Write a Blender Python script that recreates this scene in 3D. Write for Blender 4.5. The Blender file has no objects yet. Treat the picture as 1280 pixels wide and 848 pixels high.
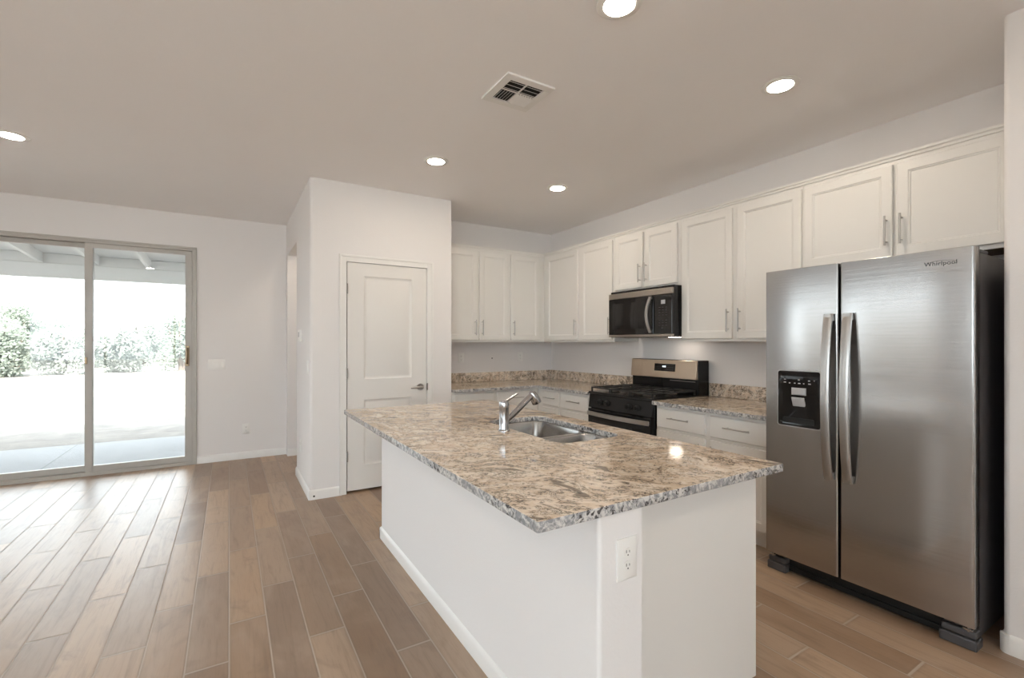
import bpy, bmesh, math, random
from mathutils import Matrix, Vector
random.seed(7)
C = bpy.context.scene.collection
PI = math.pi

# ---------------------------------------------------------------- camera, world, sun, exposure
YAW = 0.5432
cd = bpy.data.cameras.new('camera'); cam = bpy.data.objects.new('camera', cd); C.objects.link(cam)
cam.location = (0, 0, 1.3296); cam.rotation_euler = (PI/2, 0, -YAW)
cd.sensor_width = 36.0; cd.lens = 36*585.81/1280; cd.shift_y = 5.18/1280
cd.clip_start = 0.05; cd.clip_end = 500
bpy.context.scene.camera = cam
W = bpy.data.worlds.new('world'); bpy.context.scene.world = W; W.use_nodes = True
bg = W.node_tree.nodes['Background']; bg.inputs[0].default_value = (0.86, 0.93, 1.0, 1); bg.inputs[1].default_value = 2.2
sd = bpy.data.lights.new('sun', 'SUN'); sun = bpy.data.objects.new('sun', sd); C.objects.link(sun)
sd.energy = 6.5; sd.angle = 0.01; sd.color = (1.0, 0.95, 0.88)
sun.rotation_euler = Vector((0.30, 1.0, -1.55)).to_track_quat('-Z', 'Y').to_euler()
vs = bpy.context.scene.view_settings
vs.view_transform = 'Standard'; vs.look = 'None'; vs.gamma = 1; vs.use_curve_mapping = False; vs.exposure = 1.84
cy = bpy.context.scene.cycles; cy.max_bounces = 16; cy.diffuse_bounces = 10; cy.glossy_bounces = 6; cy.transparent_max_bounces = 16
GZ_ = -.06
LAMP = 44.0           # emission of a recessed lamp's diffuser
H = 2.74

# ---------------------------------------------------------------- materials
def newmat(name):
    m = bpy.data.materials.new(name); m.use_nodes = True
    nt = m.node_tree; return m, nt, nt.nodes['Principled BSDF']
def N(nt, t, **kw):
    n = nt.nodes.new(t)
    for k, v in kw.items():
        if k == 'inp':
            for a, b in v.items(): n.inputs[a].default_value = b
        else: setattr(n, k, v)
    return n
def L(nt, a, b): nt.links.new(a, b)
def math_n(nt, op, a, b=None, c=None):
    n = nt.nodes.new('ShaderNodeMath'); n.operation = op
    for i, x in enumerate((a, b, c)):
        if x is None: continue
        if isinstance(x, (int, float)): n.inputs[i].default_value = x
        else: L(nt, x, n.inputs[i])
    return n.outputs[0]
def mixc(nt, f, a, b):
    n = nt.nodes.new('ShaderNodeMix'); n.data_type = 'RGBA'
    if isinstance(f, (int, float)): n.inputs['Factor'].default_value = f
    else: L(nt, f, n.inputs['Factor'])
    for s, x in ((6, a), (7, b)):
        if isinstance(x, tuple): n.inputs[s].default_value = (*x, 1)
        else: L(nt, x, n.inputs[s])
    return n.outputs[2]
def ramp(nt, f, p0, p1):
    n = nt.nodes.new('ShaderNodeMapRange'); n.interpolation_type = 'SMOOTHSTEP'
    L(nt, f, n.inputs[0]); n.inputs[1].default_value = p0; n.inputs[2].default_value = p1
    return n.outputs[0]
def objco(nt): return nt.nodes.new('ShaderNodeTexCoord').outputs['Object']
def mapped(nt, v, scale=(1, 1, 1), rot=(0, 0, 0), loc=(0, 0, 0)):
    n = nt.nodes.new('ShaderNodeMapping'); L(nt, v, n.inputs[0])
    n.inputs['Scale'].default_value = scale; n.inputs['Rotation'].default_value = rot; n.inputs['Location'].default_value = loc
    return n.outputs[0]
def noise(nt, v, scale, detail=3, dist=0, rough=.5, out=0):
    n = nt.nodes.new('ShaderNodeTexNoise'); L(nt, v, n.inputs['Vector'])
    n.inputs['Scale'].default_value = scale; n.inputs['Detail'].default_value = detail
    n.inputs['Distortion'].default_value = dist; n.inputs['Roughness'].default_value = rough
    return n.outputs[out]
def bump(nt, b, h, strength, dist=.001):
    n = nt.nodes.new('ShaderNodeBump'); n.inputs['Strength'].default_value = strength; n.inputs['Distance'].default_value = dist
    L(nt, h, n.inputs['Height']); L(nt, n.outputs[0], b.inputs['Normal'])
def paint(name, col, rough=.6, bs=0, sc=90, var=.02, metallic=0, spec=None):
    m, nt, b = newmat(name); v = objco(nt)
    f = noise(nt, v, 2.5, 4)
    c2 = tuple(max(0, x*(1-var)) for x in col)
    L(nt, mixc(nt, f, col, c2), b.inputs['Base Color'])
    b.inputs['Roughness'].default_value = rough; b.inputs['Metallic'].default_value = metallic
    if spec is not None: b.inputs['Specular IOR Level'].default_value = spec
    if bs: bump(nt, b, noise(nt, v, sc, 3), bs, .002)
    return m
M = {}
M['wall'] = paint('wall_paint', (.79, .77, .765), .75, .25, 110)
M['ceiling'] = paint('ceiling_paint', (.90, .885, .885), .85, .3, 90)
M['trim'] = paint('trim_paint', (.80, .79, .775), .4)
M['door'] = paint('door_paint', (.76, .745, .725), .42)
M['cab'] = paint('cabinet_paint', (.75, .735, .71), .33, var=.015)
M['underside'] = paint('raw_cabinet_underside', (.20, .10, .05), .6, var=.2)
M['plate'] = paint('plate_plastic', (.82, .81, .79), .35)
M['slot'] = paint('slot_dark', (.03, .03, .03), .5)
M['alu'] = paint('almond_vinyl', (.46, .44, .41), .4)
M['brass'] = paint('brass_bronze', (.26, .19, .12), .35, metallic=1)
M['nickel'] = paint('brushed_nickel', (.46, .445, .43), .30, metallic=1)
M['chrome'] = paint('chrome', (.44, .44, .455), .14, metallic=1)
M['black'] = paint('black_enamel', (.010, .010, .011), .2, spec=.3)
M['blackmat'] = paint('black_matte', (.016, .016, .016), .5, spec=.25)
M['castiron'] = paint('cast_iron', (.016, .016, .017), .42, .3, 200)
M['blackglass'] = paint('black_glass', (.012, .011, .011), .06, spec=.35)
M['greyplastic'] = paint('grey_plastic', (.075, .075, .082), .4)
M['greylight'] = paint('pale_grey_plastic', (.42, .42, .43), .35)
M['print'] = paint('pale_printing', (.55, .55, .56), .5)
M['letter'] = paint('grey_lettering', (.08, .08, .09), .35)
M['side'] = paint('fridge_side_grey', (.075, .072, .078), .38, .15, 250)
M['duct'] = paint('duct_dark', (.02, .02, .02), .8)
M['bounceground'] = paint('pale_bounce_ground', (.56, .55, .54), .9, var=.2)  # unseen ground, made pale to bounce sunlight up to the ceiling
M['patiopaint'] = paint('patio_paint', (.62, .61, .59), .7)
M['hinge'] = paint('hinge_metal', (.30, .28, .26), .4, metallic=1)

def mat_steel(name, col, rough, wav, axis):
    m, nt, b = newmat(name); v = objco(nt)
    b.inputs['Metallic'].default_value = 1; b.inputs['Base Color'].default_value = (*col, 1)
    sc = {'y': (2.0, 1.4, 420), 'z': (60, 500, 3)}[axis]
    f = noise(nt, mapped(nt, v, sc), 1.0, 3)
    r = math_n(nt, 'MULTIPLY_ADD', f, .12, rough-.06); L(nt, r, b.inputs['Roughness'])
    g = noise(nt, mapped(nt, v, (1.0, .55, 38)), 1.0, 2, .6)
    s = math_n(nt, 'ADD', math_n(nt, 'MULTIPLY', g, wav), math_n(nt, 'MULTIPLY', f, .02))
    bump(nt, b, s, 1.0, .001)
    return m
M['steel'] = mat_steel('brushed_stainless', (.46, .45, .445), .20, .18, 'y')
M['steelwarm'] = mat_steel('brushed_stainless_range', (.62, .52, .42), .34, .05, 'y')
M['steelbowl'] = mat_steel('sink_stainless', (.42, .405, .39), .24, .0, 'z')
M['steelgrey'] = mat_steel('brushed_stainless_grey', (.40, .36, .32), .30, .05, 'y')

def mat_floor():
    m, nt, b = newmat('wood_look_plank_tile'); v = objco(nt)
    s = N(nt, 'ShaderNodeSeparateXYZ'); L(nt, v, s.inputs[0]); X, Y = s.outputs[0], s.outputs[1]
    TW, TL = .155, .901
    col = math_n(nt, 'DIVIDE', X, TW); k = math_n(nt, 'FLOOR', col); fx = math_n(nt, 'SUBTRACT', col, k)
    off = math_n(nt, 'MULTIPLY_ADD', k, .3003, 2.287+.3003)
    row = math_n(nt, 'DIVIDE', math_n(nt, 'SUBTRACT', Y, off), TL); r = math_n(nt, 'FLOOR', row); fy = math_n(nt, 'SUBTRACT', row, r)
    idv = N(nt, 'ShaderNodeCombineXYZ'); L(nt, k, idv.inputs[0]); L(nt, r, idv.inputs[1])
    wn = N(nt, 'ShaderNodeTexWhiteNoise', noise_dimensions='3D'); L(nt, idv.outputs[0], wn.inputs['Vector'])
    rs = N(nt, 'ShaderNodeSeparateColor'); L(nt, wn.outputs['Color'], rs.inputs[0])
    # grain, shifted per tile
    sh = N(nt, 'ShaderNodeVectorMath', operation='SCALE'); L(nt, wn.outputs['Color'], sh.inputs[0]); sh.inputs['Scale'].default_value = 37
    ad = N(nt, 'ShaderNodeVectorMath', operation='ADD'); L(nt, v, ad.inputs[0]); L(nt, sh.outputs[0], ad.inputs[1])
    g1 = noise(nt, mapped(nt, ad.outputs[0], (26, 2.0, 1)), 1.0, 6, 1.2, .6)
    g2 = noise(nt, mapped(nt, ad.outputs[0], (3.5, 1.6, 1)), 1.0, 4, .8)
    g3 = noise(nt, mapped(nt, ad.outputs[0], (170, 9, 1)), 1.0, 3, .3)
    base = mixc(nt, rs.outputs[0], (.235, .145, .088), (.50, .345, .22))
    base = mixc(nt, math_n(nt, 'MULTIPLY', rs.outputs[1], .38), base, (.30, .245, .21))
    c = mixc(nt, math_n(nt, 'MULTIPLY', ramp(nt, g1, .45, .78), .5), base, (.16, .105, .07))
    c = mixc(nt, math_n(nt, 'MULTIPLY', ramp(nt, g2, .45, .75), .45), c, (.44, .33, .245))
    c = mixc(nt, math_n(nt, 'MULTIPLY', ramp(nt, g3, .5, .75), .15), c, (.14, .085, .055))
    g4 = noise(nt, mapped(nt, ad.outputs[0], (5, 2.6, 1), loc=(5, 5, 5)), 1.0, 5, 1.5, .6)
    c = mixc(nt, math_n(nt, 'MULTIPLY', ramp(nt, g4, .55, .75), .35), c, (.15, .10, .075))
    # grout
    ex = math_n(nt, 'MULTIPLY', math_n(nt, 'MINIMUM', fx, math_n(nt, 'SUBTRACT', 1.0, fx)), TW)
    ey = math_n(nt, 'MULTIPLY', math_n(nt, 'MINIMUM', fy, math_n(nt, 'SUBTRACT', 1.0, fy)), TL)
    e = math_n(nt, 'MINIMUM', ex, math_n(nt, 'MULTIPLY', ey, .62))
    gm = math_n(nt, 'SUBTRACT', 1.0, ramp(nt, e, .0020, .0038))
    c = mixc(nt, math_n(nt, 'MULTIPLY', math_n(nt, 'SUBTRACT', 1.0, ramp(nt, e, .003, .012)), .25), c, (.14, .095, .07))
    c = mixc(nt, gm, c, (.42, .35, .29)); L(nt, c, b.inputs['Base Color'])
    rr = math_n(nt, 'MULTIPLY_ADD', g1, .05, .365)
    rr = math_n(nt, 'MAXIMUM', rr, math_n(nt, 'MULTIPLY', gm, .85)); L(nt, rr, b.inputs['Roughness'])
    hgt = math_n(nt, 'ADD', math_n(nt, 'MULTIPLY', ramp(nt, e, .0008, .005), 1.0), math_n(nt, 'MULTIPLY', g1, .05))
    bump(nt, b, hgt, .5, .0012)
    b.inputs['Specular IOR Level'].default_value = .75
    return m
M['floor'] = mat_floor()

def mat_granite(name='granite'):
    m, nt, b = newmat(name); v = objco(nt)
    vv = mapped(nt, v, (1.0, 1.0, 1.0), rot=(0, 0, .75))
    # slow warp so the figure flows in drifts
    w0 = N(nt, 'ShaderNodeTexNoise'); L(nt, vv, w0.inputs['Vector']); w0.inputs['Scale'].default_value = 2.6; w0.inputs['Detail'].default_value = 2
    ws = N(nt, 'ShaderNodeVectorMath', operation='SCALE'); L(nt, w0.outputs['Color'], ws.inputs[0]); ws.inputs['Scale'].default_value = .35
    wa = N(nt, 'ShaderNodeVectorMath', operation='ADD'); L(nt, vv, wa.inputs[0]); L(nt, ws.outputs[0], wa.inputs[1]); wv = wa.outputs[0]
    big = noise(nt, wv, 3.0, 5, .8)
    mid = noise(nt, mapped(nt, wv, (1, 1.5, 1.5)), 9, 6, 1.0, .65)
    fine = noise(nt, mapped(nt, wv, (1, 1.5, 1.5)), 45, 4, .6, .6)
    c = mixc(nt, ramp(nt, mid, .38, .66), (.66, .53, .41), (.82, .73, .63))
    c = mixc(nt, math_n(nt, 'MULTIPLY', ramp(nt, big, .50, .68), .5), c, (.47, .365, .26))
    c = mixc(nt, math_n(nt, 'MULTIPLY', ramp(nt, fine, .52, .68), .5), c, (.78, .73, .67))
    c = mixc(nt, math_n(nt, 'MULTIPLY', math_n(nt, 'SUBTRACT', 1.0, ramp(nt, fine, .34, .46)), .45), c, (.42, .35, .29))
    def ridge(scale, seed, w0_, w1_, dist, st=1.6):
        n = noise(nt, mapped(nt, wv, (1, st, st), loc=(seed, seed*.7, seed*.3)), scale, 5, dist, .62)
        a = math_n(nt, 'ABSOLUTE', math_n(nt, 'SUBTRACT', n, .5))
        return math_n(nt, 'SUBTRACT', 1.0, ramp(nt, a, w0_, w1_))
    cl = noise(nt, mapped(nt, wv, (1, 1.7, 1), loc=(8, 1, 3)), 3.6, 5, .8, .6)
    cl2 = noise(nt, mapped(nt, wv, (1, 1.6, 1), loc=(2, 7, 5)), 17, 4, .5)
    dens = math_n(nt, 'MULTIPLY_ADD', ramp(nt, cl, .40, .60), .7, .3)
    mask = math_n(nt, 'MULTIPLY', ramp(nt, cl2, .42, .52), dens)
    r1 = math_n(nt, 'MULTIPLY', ridge(13, 3, .012, .034, 2.4), mask)
    r2 = math_n(nt, 'MULTIPLY', ridge(25, 11, .012, .036, 2.2, 1.35), math_n(nt, 'MULTIPLY', ramp(nt, cl2, .42, .54), math_n(nt, 'MULTIPLY_ADD', ramp(nt, cl, .35, .6), .7, .3)))
    c = mixc(nt, math_n(nt, 'MULTIPLY', r2, .95), c, (.10, .075, .055))
    c = mixc(nt, r1, c, (.06, .045, .035))
    st = noise(nt, mapped(nt, wv, (1, 3.2, 1), loc=(1.3, 5.2, 2)), 2.6, 6, 1.0, .62)
    c = mixc(nt, math_n(nt, 'MULTIPLY', ramp(nt, st, .60, .66), .85), c, (.13, .10, .075))
    vo = N(nt, 'ShaderNodeTexVoronoi'); L(nt, v, vo.inputs['Vector']); vo.inputs['Scale'].default_value = 120
    sc = N(nt, 'ShaderNodeSeparateColor'); L(nt, vo.outputs['Color'], sc.inputs[0])
    dk = math_n(nt, 'GREATER_THAN', math_n(nt, 'ADD', sc.outputs[0], math_n(nt, 'MULTIPLY', cl2, .4)), 1.13)
    c = mixc(nt, math_n(nt, 'MULTIPLY', dk, .7), c, (.09, .075, .07))
    L(nt, c, b.inputs['Base Color']); b.inputs['Roughness'].default_value = .095
    b.inputs['Specular IOR Level'].default_value = .5
    return m
M['granite'] = mat_granite()
def mat_granite_daylit():  # same stone, cool daylight on the slab edges painted in as grey
    m, nt, b = newmat('granite_edge_daylit'); v = objco(nt)
    n1 = noise(nt, v, 38, 5, 1.0, .65); n2 = noise(nt, mapped(nt, v, loc=(3, 3, 3)), 60, 4, .8, .6); n3 = noise(nt, v, 6, 3)
    c = mixc(nt, ramp(nt, n1, .42, .60), (.26, .26, .27), (.62, .60, .58))
    dk = math_n(nt, 'MULTIPLY', ramp(nt, n2, .53, .60), math_n(nt, 'MULTIPLY_ADD', ramp(nt, n3, .4, .6), .7, .3))
    c = mixc(nt, dk, c, (.06, .055, .055)); L(nt, c, b.inputs['Base Color'])
    b.inputs['Roughness'].default_value = .12
    return m
M['granite_daylit'] = mat_granite_daylit()

def mat_glass():
    m, nt, b = newmat('window_glass'); nt.nodes.remove(b)
    t = N(nt, 'ShaderNodeBsdfTransparent'); t.inputs[0].default_value = (.95, .97, .96, 1)
    g = N(nt, 'ShaderNodeBsdfGlossy'); g.inputs['Roughness'].default_value = .0
    f = N(nt, 'ShaderNodeFresnel'); f.inputs[0].default_value = 1.45
    x = N(nt, 'ShaderNodeMixShader'); L(nt, f.outputs[0], x.inputs[0]); L(nt, t.outputs[0], x.inputs[1]); L(nt, g.outputs[0], x.inputs[2])
    L(nt, x.outputs[0], nt.nodes['Material Output'].inputs[0]); return m
M['glass'] = mat_glass()
def emit(name, col, s):
    m, nt, b = newmat(name); b.inputs['Base Color'].default_value = (.9, .9, .9, 1)
    b.inputs['Emission Color'].default_value = (*col, 1); b.inputs['Emission Strength'].default_value = s; return m
M['lamp'] = emit('lamp_diffuser', (1.0, .87, .71), LAMP)
M['mwlamp'] = emit('microwave_lamp', (1.0, .85, .70), 8)
M['led'] = emit('clock_digits', (.75, .9, 1.0), .7)
def ground(name, a, b_, sc):
    m, nt, b = newmat(name); v = objco(nt); n = noise(nt, v, sc, 8, .5, .65)
    L(nt, mixc(nt, ramp(nt, n, .3, .7), a, b_), b.inputs['Base Color']); b.inputs['Roughness'].default_value = .9
    bump(nt, b, n, .6, .05); return m
M['dimmingwall'] = ground('dimming_wall_block', (.36, .33, .30), (.30, .27, .25), 2)
M['dirt'] = ground('desert_dirt', (.20, .178, .155), (.12, .105, .095), 1.6)
M['concrete'] = ground('patio_concrete', (.26, .26, .265), (.23, .23, .235), .9)
def mat_leaf(name, a, b_):
    m, nt, b = newmat(name); v = objco(nt); n = noise(nt, v, 1.3, 3)
    c = mixc(nt, n, a, b_); L(nt, c, b.inputs['Base Color']); b.inputs['Roughness'].default_value = .7
    t = N(nt, 'ShaderNodeBsdfTranslucent'); L(nt, c, t.inputs[0]); x = N(nt, 'ShaderNodeMixShader'); x.inputs[0].default_value = .5
    L(nt, b.outputs[0], x.inputs[1]); L(nt, t.outputs[0], x.inputs[2]); L(nt, x.outputs[0], nt.nodes['Material Output'].inputs[0]); return m
M['leaf1'] = mat_leaf('mesquite_leaf', (.25, .28, .235), (.33, .35, .30))
M['leaf2'] = mat_leaf('sage_leaf', (.32, .34, .30), (.38, .39, .36))
M['bark'] = paint('bark', (.12, .09, .07), .9)

# ---------------------------------------------------------------- mesh builder
class MB:
    def __init__(s, M4=None): s.bm = bmesh.new(); s.M = M4 or Matrix()
    def v(s, p): return s.bm.verts.new(s.M @ Vector(p))
    def face(s, vs, mi=0):
        try: f = s.bm.faces.new(vs); f.material_index = mi; return f
        except ValueError: return None
    def box(s, a, b, mi=0):
        x0, x1 = sorted((a[0], b[0])); y0, y1 = sorted((a[1], b[1])); z0, z1 = sorted((a[2], b[2]))
        v = [s.v(p) for p in ((x0,y0,z0),(x1,y0,z0),(x1,y1,z0),(x0,y1,z0),(x0,y0,z1),(x1,y0,z1),(x1,y1,z1),(x0,y1,z1))]
        for f in ((0,3,2,1),(4,5,6,7),(0,1,5,4),(1,2,6,5),(2,3,7,6),(3,0,4,7)): s.face([v[i] for i in f], mi)
        return s
    def tube(s, pts, r, n=14, cap=True, mi=0):
        pts = [Vector(p) for p in pts]; rs = r if isinstance(r, (list, tuple)) else [r]*len(pts)
        rings = []; up = None
        for i, p in enumerate(pts):
            d = (pts[min(i+1, len(pts)-1)]-pts[max(i-1, 0)]).normalized()
            if up is None: up = Vector((0,0,1)) if abs(d.z) < .9 else Vector((1,0,0))
            a = d.cross(up).normalized(); bb = a.cross(d).normalized(); up = bb
            rings.append([s.v(p+(a*math.cos(t)+bb*math.sin(t))*rs[i]) for t in (2*PI*j/n for j in range(n))])
        for q, w in zip(rings, rings[1:]):
            for j in range(n): s.face([q[j], q[(j+1)%n], w[(j+1)%n], w[j]], mi)
        if cap: s.face(list(reversed(rings[0])), mi); s.face(rings[-1], mi)
        return s
    def lathe(s, prof, c, n=28, axis='z', mi=0):
        rings = []
        for r, z in prof:
            ring = []
            for j in range(n):
                t = 2*PI*j/n; a, b_ = r*math.cos(t), r*math.sin(t)
                p = {'z': (a, b_, z), 'x': (z, a, b_), 'y': (b_, z, a)}[axis]
                ring.append(s.v((c[0]+p[0], c[1]+p[1], c[2]+p[2])))
            rings.append(ring)
        for q, w in zip(rings, rings[1:]):
            for j in range(n): s.face([q[j], q[(j+1)%n], w[(j+1)%n], w[j]], mi)
        s.face(list(reversed(rings[0])), mi); s.face(rings[-1], mi); return s
    def nest(s, x0, x1, y0, y1, loops, back=True, mi=0):
        """rectangle in the local XY plane, loops of (inset, height) along +Z"""
        rings = []
        for i, z in loops: rings.append([s.v(p) for p in ((x0+i,y0+i,z),(x1-i,y0+i,z),(x1-i,y1-i,z),(x0+i,y1-i,z))])
        for q, w in zip(rings, rings[1:]):
            for j in range(4): s.face([q[j], q[(j+1)%4], w[(j+1)%4], w[j]], mi)
        s.face(rings[-1], mi)
        if back: s.face(list(reversed(rings[0])), mi)
        return s
    def loft(s, rings, cap0=False, cap1=True, mi=0):
        R = [[s.v(p) for p in r] for r in rings]; n = len(R[0])
        for q, w in zip(R, R[1:]):
            for j in range(n): s.face([q[j], q[(j+1)%n], w[(j+1)%n], w[j]], mi)
        if cap0: s.face(list(reversed(R[0])), mi)
        if cap1: s.face(R[-1], mi)
        return s
def rrect(x0, x1, y0, y1, r, z=None, k=6):
    out = []
    for cx, cy, a in ((x1-r,y0+r,-PI/2),(x1-r,y1-r,0),(x0+r,y1-r,PI/2),(x0+r,y0+r,PI)):
        for i in range(k+1):
            t = a+PI/2*i/k; p = (cx+r*math.cos(t), cy+r*math.sin(t)); out.append(p if z is None else (*p, z))
    return out
def wloc(o):
    v = Vector((0,0,0))
    while o: v += o.location; o = o.parent
    return v
def obj(name, mb, mats, parent=None, bevel=0, loc=None, smooth=35, label=None):
    me = bpy.data.meshes.new(name)
    bmesh.ops.remove_doubles(mb.bm, verts=mb.bm.verts, dist=1e-6)
    bmesh.ops.recalc_face_normals(mb.bm, faces=mb.bm.faces)
    mb.bm.to_mesh(me); mb.bm.free()
    return objm(name, me, mats, parent, bevel, loc, smooth, label)
def objm(name, me, mats, parent=None, bevel=0, loc=None, smooth=35, label=None):
    o = bpy.data.objects.new(name, me); C.objects.link(o)
    if parent: o.parent = parent; base = wloc(parent)
    else: base = Vector(loc) if loc else Vector((0,0,0)); o.location = base
    me.transform(Matrix.Translation(-base))
    for m in (mats if isinstance(mats, (list, tuple)) else [mats]): me.materials.append(M[m])
    for p in me.polygons: p.use_smooth = True
    me.set_sharp_from_angle(angle=math.radians(smooth))
    if bevel:
        b = o.modifiers.new('bevel', 'BEVEL'); b.width = bevel; b.segments = 2; b.limit_method = 'ANGLE'; b.angle_limit = math.radians(40)
        b.harden_normals = False
    if label: o['label'] = label
    return o
def tag(o, label, cat, group=None):
    o['label'] = label; o['category'] = cat
    if group: o['group'] = group
    return o
def thing(name, loc, label=None, cat=None, group=None):
    o = bpy.data.objects.new(name, None); C.objects.link(o); o.location = loc; o.empty_display_size = .1
    if label: tag(o, label, cat, group)
    return o
def struct(name, mb, mats, parent=None, **k):
    o = obj(name, mb, mats, parent, **k)
    if not parent: o['kind'] = 'structure'
    return o
def sthing(name, loc):
    o = bpy.data.objects.new(name, None); C.objects.link(o); o.location = loc; o['kind'] = 'structure'; return o
def copy_tree(o, parent=None):
    c = o.copy(); C.objects.link(c); c.parent = parent
    for ch in [x for x in bpy.data.objects if x.parent == o]: copy_tree(ch, c)
    return c
def frame(O, U, V):
    """local (x,y,z) -> O + xU + yV + z(UxV)"""
    U = Vector(U); V = Vector(V); n = U.cross(V)
    return Matrix(((U.x,V.x,n.x,O[0]),(U.y,V.y,n.y,O[1]),(U.z,V.z,n.z,O[2]),(0,0,0,1)))
def plate(name, outer, holes, z0, z1, mats, parent=None, bev=.003, loc=None, edge=None):
    cu = bpy.data.curves.new(name, 'CURVE'); cu.dimensions = '2D'; cu.fill_mode = 'BOTH'
    for pts in [outer]+holes:
        sp = cu.splines.new('POLY'); sp.points.add(len(pts)-1); sp.use_cyclic_u = True
        for i, p in enumerate(pts): sp.points[i].co = (p[0], p[1], 0, 1)
    cu.extrude = (z1-z0)/2-bev; cu.bevel_depth = bev; cu.bevel_resolution = 2; cu.offset = -bev
    t = bpy.data.objects.new('tmp', cu); C.objects.link(t)
    dg = bpy.context.evaluated_depsgraph_get(); me = bpy.data.meshes.new_from_object(t.evaluated_get(dg))
    bpy.data.objects.remove(t); me.name = name; me.materials.clear()
    me.transform(Matrix.Translation((0, 0, (z0+z1)/2)))
    o = objm(name, me, mats, parent, loc=loc)
    for p in me.polygons: p.material_index = 0
    if edge is not None:
        for p in me.polygons:
            if abs(p.normal.z) < .8: p.material_index = edge
    return o

# ---------------------------------------------------------------- room dimensions
XL, XR, YR, YB, YS = -4.6, 3.6, -3.2, 4.97, 6.21       # left, right, rear, kitchen back, sliding-door wall
PX, PY, PX2 = .587, 4.2816, 1.883                      # pantry block
T = .115
# floor slab and ceiling
struct('floor', MB().box((XL-.15, YR-.15, -.12), (4.6, YS+.06, 0)), 'floor')
struct('ceiling', MB().box((XL-.15, YR-.15, H), (4.6, YS+.2, H+.25)), 'ceiling')
# sliding-door wall
DX0, DX1, DH = -2.12, -.311, 2.37
m = MB(); m.box((XL, YS, 0), (DX0, YS+.15, H)); m.box((DX1, YS, 0), (4.45, YS+.15, H)); m.box((DX0, YS, DH), (DX1, YS+.15, H))
struct('wall_patio', m, 'wall')
# unseen left wall; its two large windows are added to supply daylight
wins = [(2.45, 5.75, .80, 2.30), (-2.3, 1.2, 1.0, 2.34)]
m = MB(); ys = [YR-.15]
m.box((XL-.15, wins[0][1], 0), (XL, YS+.15, H)); m.box((XL-.15, wins[1][1], 0), (XL, wins[0][0], H)); m.box((XL-.15, YR-.15, 0), (XL, wins[1][0], H))
for a, b_, c, d in wins: m.box((XL-.15, a, 0), (XL, b_, c)); m.box((XL-.15, a, d), (XL, b_, H))
struct('wall_left', m, 'wall')
for wi, (a, b_, c, d) in enumerate(wins):
    w = sthing('window_%d' % (wi+1), (XL-.08, a, c))
    fm = MB(); f = .045; x0, x1 = XL-.11, XL-.05
    fm.box((x0, a, c), (x1, b_, c+f)); fm.box((x0, a, d-f), (x1, b_, d))
    nn = 3 if wi == 0 else 2
    for i in range(nn+1):
        yy = a+(b_-a-f)*i/nn; fm.box((x0, yy, c+f), (x1, yy+f, d-f))
    obj('window_frame', fm, 'alu', w)
    obj('pane', MB().box((XL-.083, a+f/2, c+f/2), (XL-.079, b_-f/2, d-f/2)), 'glass', w)
# rear wall behind the camera, its glazing added to supply daylight
RW = (-4.2, .2, .3, 2.40)
m = MB(); m.box((XL, YR-.15, 0), (RW[0], YR, H)); m.box((RW[1], YR-.15, 0), (2.86, YR, H)); m.box((RW[0], YR-.15, 0), (RW[1], YR, RW[2])); m.box((RW[0], YR-.15, RW[3]), (RW[1], YR, H))
struct('wall_rear', m, 'wall')
w = sthing('window_3', ((RW[0]+RW[1])/2, YR-.08, RW[2])); fm = MB(); f = .045
fm.box((RW[0], YR-.11, RW[2]), (RW[1], YR-.05, RW[2]+f)); fm.box((RW[0], YR-.11, RW[3]-f), (RW[1], YR-.05, RW[3]))
for i in range(4): xx = RW[0]+(RW[1]-RW[0]-f)*i/3; fm.box((xx, YR-.11, RW[2]+f), (xx+f, YR-.05, RW[3]-f))
obj('window_frame', fm, 'alu', w)
obj('pane', MB().box((RW[0]+f/2, YR-.083, RW[2]+f/2), (RW[1]-f/2, YR-.079, RW[3]-f/2)), 'glass', w)
struct('rear_ground', MB().box((XL-.15, -40, GZ_-.3), (60, YR-.15, GZ_-.02)), 'bounceground')  # out-of-view reflector for sunlight, behind the rear wall
# right: pier wall beside the refrigerator, running on towards the camera, with a rounded corner
m = MB(); PW, PYE, R = 2.86, .637, .022
m.box((PW+R, YR-.15, 0), (4.45, PYE, H)); m.box((PW, YR-.15, 0), (PW+R, PYE-R, H)); m.lathe([(R, 0), (R, H)], (PW+R, PYE-R, 0), 24)
struct('wall_pier', m, 'wall')
struct('wall_right', MB().box((XR, PYE, 0), (XR+.15, YB+.12, H)), 'wall')
struct('wall_back', MB().box((PX2-T, YB, 0), (XR, YB+.12, H)), 'wall')
# pantry block: front with doorway, side with hallway opening
PD0, PD1, PDH = .879, 1.634, 2.052
m = MB()
m.box((PX+R, PY, 0), (PD0, PY+T, H)); m.box((PD1, PY, 0), (PX2, PY+T, H)); m.box((PD0, PY, PDH), (PD1, PY+T, H))
m.box((PX, PY+R, 0), (PX+R, PY+T, H)); m.lathe([(R, 0), (R, H)], (PX+R, PY+R, 0), 24)
OY0, OY1, OH = 5.186, 6.085, 2.359
m.box((PX, PY+T, 0), (PX+T, OY0, H)); m.box((PX, OY0, OH), (PX+T, OY1, H)); m.box((PX, OY1, 0), (PX+T, YS, H))
m.box((PX2-T, PY+T, 0), (PX2, YB, H))
struct('wall_pantry', m, 'wall')
m = MB(); m.box((PX+T, OY1, 0), (4.45, YS, H)); m.box((PX+T, OY0-.10, 0), (PX2, OY0, H)); m.box((PX2, YB+.12, 0), (4.45, OY0, H)); m.box((4.45, YB+.12, 0), (4.6, YS+.15, H))
struct('wall_hall', m, 'wall')

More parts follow.
